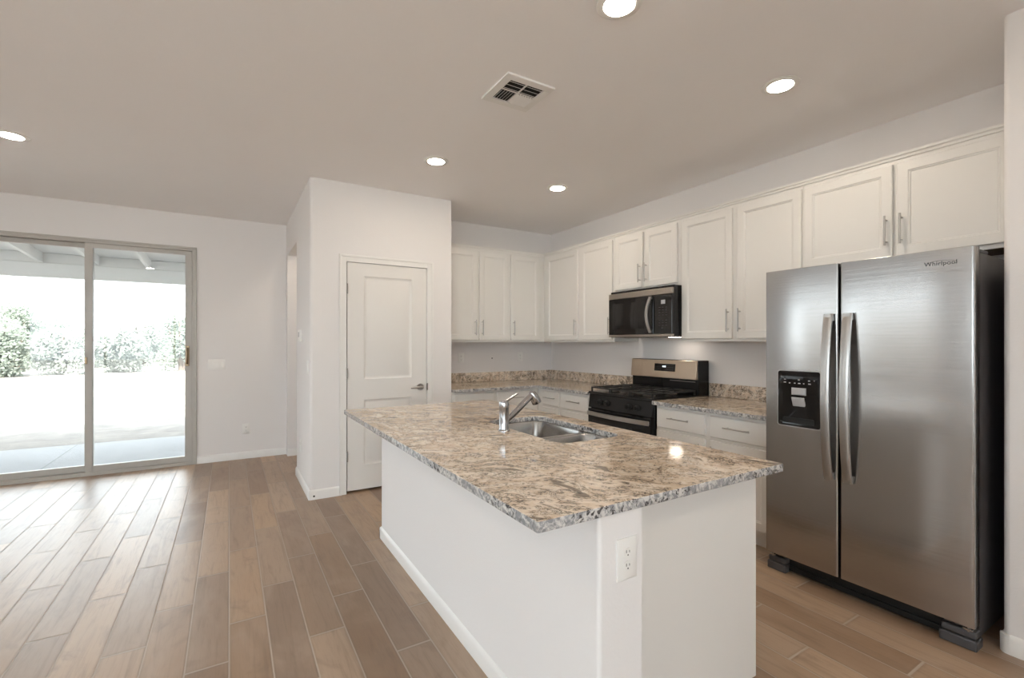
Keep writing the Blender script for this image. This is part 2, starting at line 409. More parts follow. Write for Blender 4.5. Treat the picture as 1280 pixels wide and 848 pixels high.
# baseboards (stepped profile swept along straight runs)
def bb(mb, p0, p1, nrm, h=.082, t=.013):
    p0, p1 = Vector((*p0, 0)), Vector((*p1, 0)); U = (p1-p0); ln = U.length; U.normalize(); n = Vector((*nrm, 0))
    prof = [(0, 0), (t, 0), (t, h-.018), (t*.55, h-.006), (0, h)]
    a = [mb.v(p0+n*x+Vector((0,0,z))) for x, z in prof]; b_ = [mb.v(p1+n*x+Vector((0,0,z))) for x, z in prof]
    k = len(prof)
    for i in range(k): mb.face([a[i], a[(i+1)%k], b_[(i+1)%k], b_[i]])
    mb.face(a); mb.face(b_)
m = MB(); bb(m, (DX1+.002, YS), (PX, YS), (0, -1)); bb(m, (XL, YS), (DX0-.002, YS), (0, -1)); struct('baseboard_patio', m, 'trim')
m = MB(); bb(m, (XL, YR), (XL, YS), (1, 0)); struct('baseboard_left', m, 'trim')
m = MB(); bb(m, (PW, YR), (PW, PYE-R), (-1, 0))
arc = [(PW+R-(R+.013)*math.cos(t), PYE-R+(R+.013)*math.sin(t)) for t in [PI/2*i/6 for i in range(7)]]
for q, w in zip(arc, arc[1:]):
    m.face([m.v((*q, 0)), m.v((*w, 0)), m.v((*w, .078)), m.v((*q, .078))])
    m.face([m.v((*q, .078)), m.v((*w, .078)), m.v((PW+R, PYE-R, .082))])
bb(m, (PW+R, PYE), (PW+.10, PYE), (0, 1)); struct('baseboard_pier', m, 'trim')
m = MB(); bb(m, (PX, PY-.006), (PX, OY0), (-1, 0)); bb(m, (PX-.006, PY), (PD0-.058, PY), (0, -1)); bb(m, (PD1+.058, PY), (PX2, PY), (0, -1))
bb(m, (PX+.0, OY0), (PX+T, OY0), (0, 1)); struct('baseboard_pantry', m, 'trim')
m = MB(); bb(m, (PX, OY1), (4.45, OY1), (0, -1)); struct('baseboard_hall', m, 'trim')
m = MB(); bb(m, (XL, YR), (2.86, YR), (0, 1)); struct('baseboard_rear', m, 'trim')

# ---------------------------------------------------------------- sliding patio door (door_1)
d1 = sthing('door_1', ((DX0+DX1)/2, YS, 0))
m = MB(); f = .058; y0, y1 = YS-.012, YS+.11
m.box((DX0, y0, .0), (DX0+f*.6, y1, DH)); m.box((DX1-f*.6, y0, 0), (DX1, y1, DH)); m.box((DX0+f*.6, y0, DH-.035), (DX1-f*.6, y1, DH)); m.box((DX0+f*.6, y0, 0), (DX1-f*.6, y1, .035))
m.box((DX0, YS-.018, DH-.008), (DX1+.006, YS-.002, DH+.010)); m.box((DX1-.006, YS-.018, 0), (DX1+.008, YS-.002, DH+.01))
obj('door_frame', m, 'alu', d1, .003)
def sash(x0, x1, yc, side):
    m = MB(); w = .062; z0, z1 = .036, DH-.036; a, b_ = yc-.02, yc+.02
    m.box((x0, a, z0), (x0+w, b_, z1)); m.box((x1-w, a, z0), (x1, b_, z1)); m.box((x0+w, a, z1-.045), (x1-w, b_, z1)); m.box((x0+w, a, z0), (x1-w, b_, z0+.06))
    s = obj('sash', m, 'alu', d1, .003)
    obj('pane', MB().box((x0+w-.01, yc-.003, z0+.05), (x1-w+.01, yc+.003, z1-.035)), 'glass', s)
    return s
sl = sash(-1.236, DX1-.035, YS+.02, 1); sash(DX0+.035, -1.176, YS+.066, 0)
m = MB(); hx, hz = DX1-.078, 1.19
m.tube([(hx, YS-.002, hz-.085), (hx, YS-.045, hz-.078), (hx, YS-.058, hz-.05), (hx, YS-.058, hz+.05), (hx, YS-.045, hz+.078), (hx, YS-.002, hz+.085)], .009, 10)
m.box((hx-.018, YS-.008, hz-.11), (hx+.018, YS+.001, hz+.11)); obj('handle', m, 'brass', sl, .002, label='bronze pull handle')
obj('latch', MB().box((-1.232, YS-.014, 1.12), (-1.214, YS+.001, 1.19)), 'brass', sl, .002)

# ---------------------------------------------------------------- pantry door (door_2)
def Fy(x0, y, z0): return frame((x0, y, z0), (1, 0, 0), (0, 0, 1))    # plane facing -Y (normal = (0,-1,0))
def Fx(x, y1, z0): return frame((x, y1, z0), (0, -1, 0), (0, 0, 1))   # plane facing -X : U=-Y, V=Z, n = (-1,0,0)
d2 = sthing('door_2', ((PD0+PD1)/2, PY, 0))
cw = .057
m = MB()
for x0, x1, z0, z1 in ((PD0-cw, PD0+.004, 0, PDH+cw), (PD1-.004, PD1+cw, 0, PDH+cw), (PD0+.004, PD1-.004, PDH-.004, PDH+cw)):
    m.box((x0, PY-.010, z0), (x1, PY, z1))
m.box((PD0-cw, PY-.017, 0), (PD0-cw+.018, PY-.010, PDH+cw)); m.box((PD1+cw-.018, PY-.017, 0), (PD1+cw, PY-.010, PDH+cw)); m.box((PD0-cw+.018, PY-.017, PDH+cw-.018), (PD1+cw-.018, PY-.010, PDH+cw))
m.box((PD0, PY, 0), (PD0+.006, PY+T, PDH)); m.box((PD1-.006, PY, 0), (PD1, PY+T, PDH))
obj('casing', m, 'trim', d2, .002)
# door slab: stiles, rails and two raised panels
dx0, dx1, dz0, dz1 = PD0+.013, PD1-.010, .022, PDH-.006; w = dx1-dx0; hh = dz1-dz0
m = MB(Fy(dx0, PY+.004, dz0)); st = .143
pan = [(st, w-st, .215, .80), (st, w-st, .985, hh-.115)]
def fr(x0, x1, y0, y1): m.box((x0, y0, -.035), (x1, y1, 0))
fr(0, st, 0, hh); fr(w-st, w, 0, hh); fr(st, w-st, 0, pan[0][2]); fr(st, w-st, pan[0][3], pan[1][2]); fr(st, w-st, pan[1][3], hh)
for a, b_, c, d in pan: m.nest(a, b_, c, d, [(0, 0), (.004, -.003), (.016, -.011), (.026, -.011), (.050, -.004)], back=False)
slab = obj('door_leaf', m, 'door', d2)
m = MB()
for z in (.33, 1.063, 1.81): m.box((dx0-.008, PY-.010, z-.045), (dx0+.004, PY+.003, z+.045)); m.tube([(dx0-.003, PY-.010, z-.045), (dx0-.003, PY-.010, z+.045)], .007, 10)
obj('hinge', m, 'hinge', slab, label='metal hinges down the left edge')
m = MB(); hx, hz = dx1-.062, .912
m.lathe([(.033, PY-.008), (.033, PY+.002), ], (hx, 0, hz), 24, 'y'); m.lathe([(.012, PY-.05), (.012, PY-.008)], (hx, 0, hz), 16, 'y')
m.tube([(hx+.012, PY-.052, hz), (hx-.02, PY-.053, hz+.002), (hx-.06, PY-.050, hz), (hx-.105, PY-.046, hz-.003)], [.012, .012, .010, .007], 12)
obj('handle', m, 'nickel', slab, label='satin nickel lever handle')
obj('strike_plate', MB().box((PD1-.0065, PY-.0105, .88), (PD1+.003, PY+.003, .945)), 'hinge', d2)
m = MB(Matrix.Translation((PX+.03, PY-.012, .03))); m.lathe([(.007, -.003), (.009, .0), (.007, .003)], (0, 0, 0), 12, 'y')
o = obj('cable_grommet', m, 'slot'); tag(o, 'tiny dark cable hole in the white baseboard at the outer corner of the pantry', 'grommet')

# ---------------------------------------------------------------- cabinets
def door_mb(fr4, w, h, stile=.052, t=.019):
    m = MB(fr4)
    m.nest(0, w, 0, h, [(.002, -t), (0, -t+.002), (0, -.003), (.003, 0), (stile, 0), (stile+.004, -.004), (stile+.008, -.0045), (stile+.012, -.0095)])
    return m
def slab_mb(fr4, w, h, t=.019):
    m = MB(fr4); m.nest(0, w, 0, h, [(.002, -t), (0, -t+.002), (0, -.006), (.006, 0)]); return m
def pull(fr4, x, y, ln, vert=True, off=.032, r=.0055, post=.022):
    """bar pull centred at local (x,y); fr4 z=0 is the door face"""
    m = MB(fr4)
    if vert:
        m.tube([(x, y-ln/2, off), (x, y+ln/2, off)], r, 12)
        for s in (-1, 1): m.tube([(x, y+s*(ln/2-post), 0), (x, y+s*(ln/2-post), off)], r*.85, 10)
    else:
        m.tube([(x-ln/2, y, off), (x+ln/2, y, off)], r, 12)
        for s in (-1, 1): m.tube([(x+s*(ln/2-post), y, 0), (x+s*(ln/2-post), y, off)], r*.85, 10)
    return m
CZ0, CZ1 = 1.343, 2.382          # wall cabinets bottom and top
UX = 3.25                        # door face plane of the right-hand wall cabinets
UY = 4.64                        # door face plane of the back-wall cabinets
def upper_right(y0, y1, z0, doors, label, hx=UX):
    """y0<y1; doors = list of (ya, yb, handle_side) with ya<yb, side 'near'/'far'/None"""
    t = thing('wall_cabinet', ((hx+XR)/2, (y0+y1)/2, z0), label, 'cabinet', 'white wall cabinets')
    m = MB(); xf = hx+.020
    m.box((xf, y0, z0+.012), (XR-.001, y1, CZ1)); m.box((xf, y0, z0), (xf+.019, y1, z0+.012)); m.box((xf+.019, y0, z0), (XR-.001, y0+.015, z0+.012)); m.box((xf+.019, y1-.015, z0), (XR-.001, y1, z0+.012))
    body = obj('cabinet_body', m, 'cab', t)
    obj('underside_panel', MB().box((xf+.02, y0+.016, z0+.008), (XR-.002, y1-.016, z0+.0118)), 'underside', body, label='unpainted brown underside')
    for ya, yb, hs in doors:
        w = yb-ya; z1 = 2.345 if z0 > 1 else 2.345; dz = z0+.022
        F = Fx(hx, yb, dz); d = obj('door', door_mb(F, w, 2.352-dz), 'cab', t)
        if hs:
            px = .026 if hs == 'far' else w-.026
            zz = {True: 1.502, False: 1.975}[z0 < 1.5]
            obj('handle', pull(F, px, zz-dz, .172 if z0 < 1.5 else .17), 'nickel', d)
    return t
upper_right(3.448, YB-.002, CZ0, [(3.467, 3.951, 'near'), (4.003, 4.588, 'near')], 'white two-door wall cabinet filling the corner left of the microwave')
upper_right(2.655, 3.446, 1.822, [(3.066, 3.426, 'near'), (2.682, 3.042, 'far')], 'short white two-door wall cabinet directly above the microwave')
upper_right(1.664, 2.653, CZ0, [(2.172, 2.628, 'near'), (1.672, 2.130, 'far')], 'tall white two-door wall cabinet between the microwave and the refrigerator')
upper_right(.660, 1.662, 1.803, [(1.172, 1.655, 'near'), (.680, 1.152, 'far')], 'wide short white two-door wall cabinet above the refrigerator')
def upper_back(x0, x1, doors, label):
    t = thing('wall_cabinet', ((x0+x1)/2, (UY+YB)/2, CZ0), label, 'cabinet', 'white wall cabinets')
    yf = UY+.020; m = MB(); m.box((x0, yf, CZ0+.012), (x1, YB-.001, CZ1)); m.box((x0, yf, CZ0), (x1, yf+.019, CZ0+.012))
    m.box((x0, yf+.019, CZ0), (x0+.015, YB-.001, CZ0+.012)); m.box((x1-.015, yf+.019, CZ0), (x1, YB-.001, CZ0+.012))
    body = obj('cabinet_body', m, 'cab', t)
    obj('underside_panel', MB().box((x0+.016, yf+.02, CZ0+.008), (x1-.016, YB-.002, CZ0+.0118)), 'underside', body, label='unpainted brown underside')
    dz = CZ0+.022
    for xa, xb, hs in doors:
        F = Fy(xa, UY, dz); w = xb-xa; d = obj('door', door_mb(F, w, 2.352-dz), 'cab', t)
        obj('handle', pull(F, .03 if hs == 'left' else w-.03, 1.502-dz, .172), 'nickel', d)
    return t
upper_back(PX2+.002, 2.772, [(PX2+.03, 2.355, 'right'), (2.382, 2.756, 'left')], 'white two-door wall cabinet beside the pantry wall')
upper_back(2.774, UX+.018, [(2.790, 3.190, 'left')], 'white single-door wall cabinet on the back wall next to the corner')
# crown
def crown_path():
    m = MB(); prof = [(0, 0), (.010, 0), (.012, .012), (.020, .018), (.022, .030), (.004, .034), (0, .034)]
    z = CZ1
    path = [(UX+.02, .660, (-1, 0)), (UX+.02, UY+.02, (-1, -1)), (PX2+.002, UY+.02, (0, -1))]
    rings = []
    for x, y, n in path: rings.append([m.v((x+n[0]*a, y+n[1]*a, z-.004+b_)) for a, b_ in prof])
    for q, w in zip(rings, rings[1:]):
        for j in range(len(prof)): m.face([q[j], q[(j+1)%len(prof)], w[(j+1)%len(prof)], w[j]])
    m.face(rings[0]); m.face(rings[-1]); return m
tag(obj('crown_moulding', crown_path(), 'cab'), 'thin white moulding running along the tops of all the wall cabinets', 'moulding')

CT = .872; CTH = .030                  # counter top height, slab thickness
BX, BY = 2.90, 4.255                   # base cabinet door-face planes
def base_right(y0, y1, fronts, label, cap_near=False, yend=None):
    t = thing('base_cabinet', ((BX+XR)/2, (y0+y1)/2, 0), label, 'cabinet', 'white base cabinets')
    m = MB(); xf = BX+.020; ye = yend or y1
    m.box((xf, y0, .10), (XR-.001, ye, CT-CTH)); m.box((xf+.06, y0, 0), (XR-.001, ye, .10)); obj('cabinet_body', m, 'cab', t)
    for ya, yb, hs in fronts:
        w = yb-ya
        F = Fx(BX, yb, .668); d = obj('drawer', slab_mb(F, w, .152), 'cab', t); obj('handle', pull(F, w/2, .084, .19, False, .028, .005), 'nickel', d)
        F = Fx(BX, yb, .125); d = obj('door', door_mb(F, w, .520), 'cab', t)
        obj('handle', pull(F, .03 if hs == 'far' else w-.03, .520-.115, .16), 'nickel', d)
    return t
base_right(1.662, 2.600, [(2.147, 2.588, 'near'), (1.680, 2.108, 'far')], 'white base cabinet with two drawers between the range and the refrigerator')
base_right(3.392, 4.30, [(3.412, 3.826, 'near'), (3.875, 4.17, 'near')], 'white base cabinet with two drawers left of the range, running into the corner', yend=YB-.002)
t = thing('base_cabinet', (2.4, (BY+YB)/2, 0), 'white base cabinet with wide drawers along the back wall beside the pantry', 'cabinet', 'white base cabinets')
m = MB(); m.box((PX2+.002, BY+.02, .10), (BX+.018, YB-.001, CT-CTH)); m.box((PX2+.002, BY+.08, 0), (BX+.018, YB-.001, .10)); obj('cabinet_body', m, 'cab', t)
for xa, xb, hs in ((1.905, 2.345, 'r'), (2.392, 2.83, 'l')):
    w = xb-xa; F = Fy(xa, BY, .668); d = obj('drawer', slab_mb(F, w, .152), 'cab', t); obj('handle', pull(F, w/2, .084, .19, False, .028, .005), 'nickel', d)
    F = Fy(xa, BY, .125); d = obj('door', door_mb(F, w, .520), 'cab', t); obj('handle', pull(F, w-.03 if hs == 'r' else .03, .405, .16), 'nickel', d)

# countertops with backsplash strips
CX, CY = 2.868, 4.222
SPL = .983
ct = plate('countertop', [(CX, 1.645), (XR-.001, 1.645), (XR-.001, 2.606), (CX, 2.606)], [], CT-CTH, CT, ['granite', 'granite_daylit'], loc=(3.2, 2.1, CT), edge=1)
tag(ct, 'short speckled granite countertop between the range and the refrigerator', 'countertop')
obj('backsplash', MB().box((XR-.021, 1.645, CT+.0005), (XR-.001, 2.606, SPL)), 'granite', ct, .002)
ct = plate('countertop', [(CX, 3.386), (XR-.001, 3.386), (XR-.001, YB-.001), (PX2+.002, YB-.001), (PX2+.002, CY), (CX, CY)], [], CT-CTH, CT, ['granite', 'granite_daylit'], loc=(3.2, 4.5, CT), edge=1)
tag(ct, 'L-shaped granite countertop in the back corner, left of the range', 'countertop')
m = MB(); m.box((XR-.021, 3.386, CT+.0005), (XR-.001, YB-.001, SPL)); m.box((PX2+.002, YB-.021, CT+.0005), (XR-.021, YB-.001, SPL)); obj('backsplash', m, 'granite', ct, .002)

# ---------------------------------------------------------------- island
IX0, IX1, IY0, IY1 = .674, 1.803, .990, 3.345
KX, KY0, KY1, PXE, PYP = .893, 1.004, 3.20, 1.062, 1.100   # knee wall left face, near face, far end; end panel plane
isl = thing('kitchen_island', (1.35, 2.1, 0), 'white kitchen island with painted knee wall and granite top in the middle of the kitchen', 'island')
ZT = CT-CTH-.0005; m = MB(); r = .012
m.box((KX+r, KY0, 0), (PXE, KY1, ZT)); m.box((KX, KY0+r, 0), (KX+r, KY1, ZT)); m.lathe([(r, 0), (r, ZT)], (KX+r, KY0+r, 0), 24)
obj('knee_wall', m, 'wall', isl)
SX0, SX1, SY0, SY1 = 1.290, 1.675, 1.705, 2.445      # sink cut-out
m = MB(); e = .0005
m.box((PXE+e, PYP, 0), (1.803, PYP+.019, ZT)); m.box((PXE+e, PYP+.0192, 0), (1.780, SY0-.03, ZT)); m.box((PXE+e, SY1+.03, .0), (1.780, KY1, ZT)); m.box((PXE+e, SY0-.03, 0), (1.780, SY1+.03, .60))
m.box((1.745, SY0-.03, .60), (1.780, SY1+.03, ZT)); m.box((PXE+e, SY0-.03, .60), (1.10, SY1+.03, ZT))
obj('cabinet_body', m, 'cab', isl)
F0 = lambda y0: frame((1.800, y0, .125), (0, 1, 0), (0, 0, 1))
yy = PYP+.024; n = 5; wd = (KY1-PYP-.035)/n
for i in range(n):
    F = F0(yy+i*wd); d = obj('door', door_mb(F, wd-.012, .700), 'cab', isl); obj('handle', pull(F, .03 if i % 2 else wd-.042, .60, .16), 'nickel', d)
m = MB(); bb(m, (KX, KY0+.004), (KX, KY1+.013), (-1, 0), .075, .012); bb(m, (KX-.012, KY1), (PXE, KY1), (0, 1), .075, .012); obj('baseboard', m, 'trim', isl)
hole = rrect(SX0, SX1, SY0, SY1, .07)
it = plate('island_countertop', rrect(IX0, IX1, IY0, IY1, .006, k=2), [hole], CT-CTH, CT, ['granite', 'granite_daylit'], loc=(1.2, 2.1, CT), edge=1)
tag(it, 'large speckled granite slab with sink cut-out on top of the island', 'countertop')
# sink
sk = thing('kitchen_sink', ((SX0+SX1)/2, (SY0+SY1)/2, CT-CTH-.2), 'stainless double-bowl sink set under the island granite', 'sink')
ymid = 1.975+.01
zr = CT-CTH-.001
bowls = [(SX0-.006, SX1+.006, SY0-.006, ymid-.012), (SX0-.006, SX1+.006, ymid+.012, SY1+.006)]
plate('rim', rrect(SX0-.03, SX1+.03, SY0-.03, SY1+.03, .08), [rrect(*b_, .065) for b_ in bowls], zr-.003, zr, 'steelbowl', sk, bev=.0008)
for b_ in bowls:
    m = MB(); x0, x1, y0, y1 = b_; zb = CT-.21
    R0 = [rrect(x0-.001, x1+.001, y0-.001, y1+.001, .065, zr-.001), rrect(x0+.004, x1-.004, y0+.004, y1-.004, .062, zr-.012), rrect(x0+.010, x1-.010, y0+.010, y1-.010, .06, zb+.05),
          rrect(x0+.018, x1-.018, y0+.018, y1-.018, .055, zb+.018), rrect(x0+.045, x1-.045, y0+.045, y1-.045, .045, zb+.004), rrect((x0+x1)/2-.05, (x0+x1)/2+.05, (y0+y1)/2-.05, (y0+y1)/2+.05, .045, zb)]
    m.loft(R0); bw = obj('basin', m, 'steelbowl', sk, smooth=60)
    m = MB(); m.lathe([(.045, 0), (.045, .003), (.036, .004), (.034, .001)], ((x0+x1)/2, (y0+y1)/2, zb), 24); obj('drain', m, 'chrome', bw)
# faucet
fx, fy = 1.226, 2.111
fa = thing('kitchen_faucet', (fx, fy, CT), 'chrome single-lever kitchen faucet standing beside the island sink', 'faucet')
m = MB(); m.lathe([(.031, 0), (.031, .004), (.027, .008), (.0255, .012), (.0255, .118), (.0265, .122), (.0265, .150), (.024, .156)], (fx, fy, CT), 32); obj('faucet_body', m, 'chrome', fa)
m = MB(); m.tube([(fx+.012, fy, CT+.050), (fx+.055, fy, CT+.083), (fx+.115, fy, CT+.131), (fx+.178, fy, CT+.180)], [.012, .0165, .0165, .015], 20)
m.tube([(fx+.166, fy, CT+.192), (fx+.178, fy, CT+.184), (fx+.198, fy, CT+.150), (fx+.206, fy, CT+.134)], [.013, .020, .027, .026], 20); obj('spout', m, 'chrome', fa)
m = MB(); m.tube([(fx+.005, fy, CT+.150), (fx+.045, fy, CT+.172), (fx+.085, fy, CT+.192)], [.008, .0065, .005], 12); obj('lever', m, 'chrome', fa)

# outlets
def outlet(F, label, w=.074, h=.118, duplex=True, name='wall_outlet', cat='outlet', toggles=0):
    t = thing(name, F @ Vector((w/2, 0, 0)), label, cat)
    m = MB(F); m.nest(0, w, 0, h, [(0, 0), (0, .003), (.005, .0055)]); pl = obj('cover_plate', m, 'plate', t)
    if duplex:
        for cy in (h/2-.0195, h/2+.0195):
            m = MB(F); m.loft([rrect(w/2-.0155, w/2+.0155, cy-.014, cy+.014, .011, z, 5) for z in (.005, .0075)], True, True); rc = obj('receptacle', m, 'plate', t)
            m = MB(F)
            for sx, sh in ((-.006, .0085), (.006, .007)): m.box((w/2+sx-.0011, cy-.001, .0073), (w/2+sx+.0011, cy-.001+sh, .0078))
            m.lathe([(.0024, .0073), (.0024, .0078)], (w/2, cy-.0075, 0), 10); obj('slot', m, 'slot', rc)
    for i in range(toggles):
        cx = w*(i+.5)/toggles; m = MB(F); m.nest(cx-.016, cx+.016, h/2-.033, h/2+.033, [(0, .005), (.001, .0085)]); obj('rocker', m, 'plate', t)
    return t
outlet(Fy(.957, KY0-.0005, .638), 'white duplex outlet on the near end of the island', .080, .122)
outlet(Fy(.13, YS-.0005, .285), 'white outlet low on the patio-door wall above the baseboard')
outlet(Fy(-.20, YS-.0005, 1.03), 'white three-gang light switch plate right of the patio door', .165, .118, False, 'light_switch', 'switch', 3)
outlet(Fy(2.27, YB-.0005, 1.10), 'white outlet above the back counter nearest the pantry wall')
outlet(Fy(3.08, YB-.0005, 1.10), 'white outlet above the back counter nearest the corner')
outlet(Fx(PX-.0005, 4.91, .295), 'white outlet low on the pantry side wall facing the patio door')
outlet(Fx(PX-.0005, 4.43, 1.06), 'small white switch on the pantry side wall near its corner', .074, .118, False, 'light_switch', 'switch', 1)
t = thing('thermostat', (PX, 4.82, 1.40), 'pale thermostat on the pantry side wall beside the hallway opening', 'thermostat')
m = MB(Fx(PX-.0005, 4.88, 1.345)); m.nest(0, .11, 0, .11, [(0, 0), (0, .018), (.005, .024)]); b_ = obj('housing', m, 'plate', t)
m = MB(Fx(PX-.0005, 4.88, 1.345)); m.nest(.02, .09, .04, .09, [(0, .0235), (.002, .025)]); obj('screen', m, 'greylight', t)
m = MB(); m.lathe([(.006, 0), (.008, -.004), (.005, -.008)], (2.718, YB, 1.148), 12, 'y')
tag(obj('pipe_stub', m, 'slot'), 'small dark stub poking out of the back wall between the two outlets', 'pipe stub')

# ---------------------------------------------------------------- recessed lights and vent
def downlight(x, y, label):
    t = thing('recessed_light', (x, y, H), label, 'light', 'recessed ceiling lights')
    m = MB(); m.lathe([(.094, -.0005), (.094, -.003), (.088, -.007), (.064, -.008), (.064, -.0045)], (x, y, H), 40); obj('trim_ring', m, 'plate', t)
    m = MB(); m.lathe([(.063, -.0046), (.060, -.0100), (.03, -.0125)], (x, y, H), 40); obj('diffuser', m, 'lamp', t)
for x, y, l in ((1.370, 3.405, 'round recessed ceiling light nearest the pantry wall'), (2.549, 3.425, 'round recessed ceiling light in front of the microwave cabinets'),
                (1.388, 1.437, 'round recessed ceiling light at the top of the photo, above the near island end'),
                (2.577, 1.433, 'round recessed ceiling light above the front of the refrigerator'),
                (-1.264, 4.473, 'round recessed ceiling light at the left edge, in front of the patio door'),
                ): downlight(x, y, l)
for x, y in ((-1.264, 1.44), (1.388, -.75), (2.35, -.75), (-1.264, -1.4), (1.15, 5.62)):  # unseen lamps added to brighten the room and the hallway
    downlight(x, y, 'added recessed ceiling light hidden from view, behind the camera or inside the hallway')
vt = thing('ceiling_vent', (1.39, 2.24, H), 'square white air vent with louvres in the ceiling above the island', 'vent')
vx0, vx1, vy0, vy1 = 1.238, 1.540, 2.088, 2.390
m = MB(frame((vx0, vy1, H), (1, 0, 0), (0, -1, 0)))     # z points down
S = vx1-vx0; b0 = .045
for a, c in (((0, 0), (S, b0)), ((0, S-b0), (S, S)), ((0, b0), (b0, S-b0)), ((S-b0, b0), (S, S-b0))): m.box((*a, 0.0005), (*c, .012))
m.box((S/2-.005, b0, .0005), (S/2+.005, S-b0, .007)); m.box((b0, S/2-.005, .0005), (S-b0, S/2+.005, .007)); obj('vent_frame', m, 'plate', vt, .002)
obj('duct_backing', MB().box((vx0+.03, vy0+.03, H-.0035), (vx1-.03, vy1-.03, H-.0008)), 'duct', vt)
F = frame((vx0, vy1, H), (1, 0, 0), (0, -1, 0))
def blade(mb, c, ax, ln, tilt, w=.0085):
    """a slat centred at local c, running along ax ('x'/'y'), tilted"""
    for s in (0,):
        dz = w*math.sin(tilt); dn = w*math.cos(tilt); z = .0085
        if ax == 'x': P = [(c[0]-ln/2, c[1]-dn, z-dz), (c[0]+ln/2, c[1]-dn, z-dz), (c[0]+ln/2, c[1]+dn, z+dz), (c[0]-ln/2, c[1]+dn, z+dz)]
        else: P = [(c[0]-dn, c[1]-ln/2, z-dz), (c[0]-dn, c[1]+ln/2, z-dz), (c[0]+dn, c[1]+ln/2, z+dz), (c[0]+dn, c[1]-ln/2, z+dz)]
        A = [mb.v(p) for p in P]; B = [mb.v((p[0], p[1], p[2]+.0012)) for p in P]
        mb.face(A); mb.face(B)
        for j in range(4): mb.face([A[j], A[(j+1)%4], B[(j+1)%4], B[j]])
q = S/2-b0-.005; c0 = b0+q/2; c1 = S-b0-q/2
# near half: slats along x; far half: slats along y, tilted left and right
for cx, tl in ((c0, .35), (c1, .35)):
    m = MB(F)
    for i in range(3): blade(m, (cx, S/2+.005+q*(i+.5)/3), 'x', q, .5, .012)
    obj('louvres', m, 'plate', vt)
for cx, tl in ((c0, -.75), (c1, .5)):
    m = MB(F)
    for i in range(6): blade(m, (b0+q*(i+.5)/6 if cx == c0 else S/2+.005+q*(i+.5)/6, b0+q/2), 'y', q, tl, .0095)
    obj('louvres', m, 'plate', vt)

# ---------------------------------------------------------------- refrigerator
RX = 2.72; ry0, ry1, rys = .690, 1.600, 1.209; rz0, rz1 = .105, 1.748
rf = thing('refrigerator', (3.15, (ry0+ry1)/2, 0), 'stainless side-by-side refrigerator with ice and water dispenser at the right', 'refrigerator')
m = MB(); m.box((RX+.075, ry0+.004, .045), (3.52, ry1-.004, rz1-.022)); obj('cabinet_body', m, 'side', rf, .004, label='dark grey textured sides')
DT = .066
def rdoor(a, b_):
    m = MB(); r = .009
    P = lambda x, y, z: (x, y, z)
    prof = [(RX+DT, a+.001), (RX+DT, b_-.001), (RX+DT-.004, b_), (RX+r, b_)]+[(RX+r-r*math.sin(t), b_-r+r*math.cos(t)) for t in [PI/2*i/6 for i in range(1, 7)]]+[(RX+r-r*math.cos(t), a+r-r*math.sin(t)) for t in [PI/2*i/6 for i in range(0, 7)]]+[(RX+DT-.004, a)]
    m.loft([[(x, y, z) for x, y in prof] for z in (rz0, rz1)], True, True); return m
dl = obj('door', rdoor(rys+.005, ry1), 'steel', rf, .002); dr = obj('door', rdoor(ry0, rys-.005), 'steel', rf, .002)
obj('door_gasket', MB().box((RX+DT, ry0+.01, rz0+.01), (RX+.075, ry1-.01, rz1-.012)), 'blackmat', rf)
def rhandle(y):
    m = MB(); w = .021; n = 28; z0, z1 = .612, 1.484; o0 = RX-.020
    R_ = []
    for i in range(n+1):
        t = i/n; z = z0+(z1-z0)*t; bow = math.sin(PI*t)**.8; x = o0-.040*bow; th = .010
        R_.append([(x, y-w, z), (x-.004, y-w*.6, z), (x-.004, y+w*.6, z), (x, y+w, z), (x+th, y+w, z), (x+th, y-w, z)])
    m.loft(R_, True, True)
    for z in (z0+.018, z1-.018): m.box((o0-.008, y-w*.8, z-.018), (RX+.001, y+w*.8, z+.018))
    return m
obj('handle', rhandle(1.252), 'nickel', dl, smooth=30); obj('handle', rhandle(1.163), 'nickel', dr, smooth=30)
# dispenser on the left door: centre y 1.41, z .862..1.173
F = Fx(RX, 1.524, .862); w, h = .227, .311
m = MB(F); m.loft([rrect(-.004, w+.004, -.004, h+.004, .016, -.004), rrect(-.004, w+.004, -.004, h+.004, .016, .002), rrect(0, w, 0, h, .013, .003)], False, True)
dp = obj('dispenser', m, 'greylight', dl)
m = MB(F); m.loft([rrect(.001, w-.001, .001, h-.001, .012, .003), rrect(.001, w-.001, .001, h-.001, .012, .0045), rrect(.016, w-.016, .012, .200, .010, .0046), rrect(.020, w-.020, .018, .196, .012, .0034)], False, True)
obj('dispenser_panel', m, 'blackglass', dp, label='glossy black dispenser face')
m = MB(F); m.box((.082, .182, .003), (.152, .215, .016)); m.nest(.080, .155, .178, .218, [(0, .005), (0, .012), (.006, .017)]); obj('ice_chute', m, 'greylight', dp)
mm = F @ Matrix.Translation((.116, .165, .018)) @ Matrix.Rotation(.35, 4, 'X')
m = MB(mm); m.nest(-.034, .034, -.055, 0, [(0, -.004), (0, .002), (.006, .005)]); m.box((-.03, -.050, -.012), (.03, -.030, -.004)); obj('paddle', m, 'greylight', dp, .002)
m = MB(F)
for cx, cy, ww in ((.040, .262, .010), (.040, .246, .013), (.066, .243, .008), (.094, .243, .008), (.116, .262, .010), (.118, .243, .013), (.142, .243, .006), (.170, .260, .010), (.172, .243, .013), (.196, .262, .004)):
    m.box((cx-ww/2, cy-.0025, .0045), (cx+ww/2, cy+.0025, .0052))
obj('button_marks', m, 'print', dp)
m = MB(F); m.loft([rrect(.03, w-.03, .018, .05, .008, .004), rrect(.03, w-.03, .018, .05, .008, .010)], False, True); obj('drip_tray', m, 'blackmat', dp)
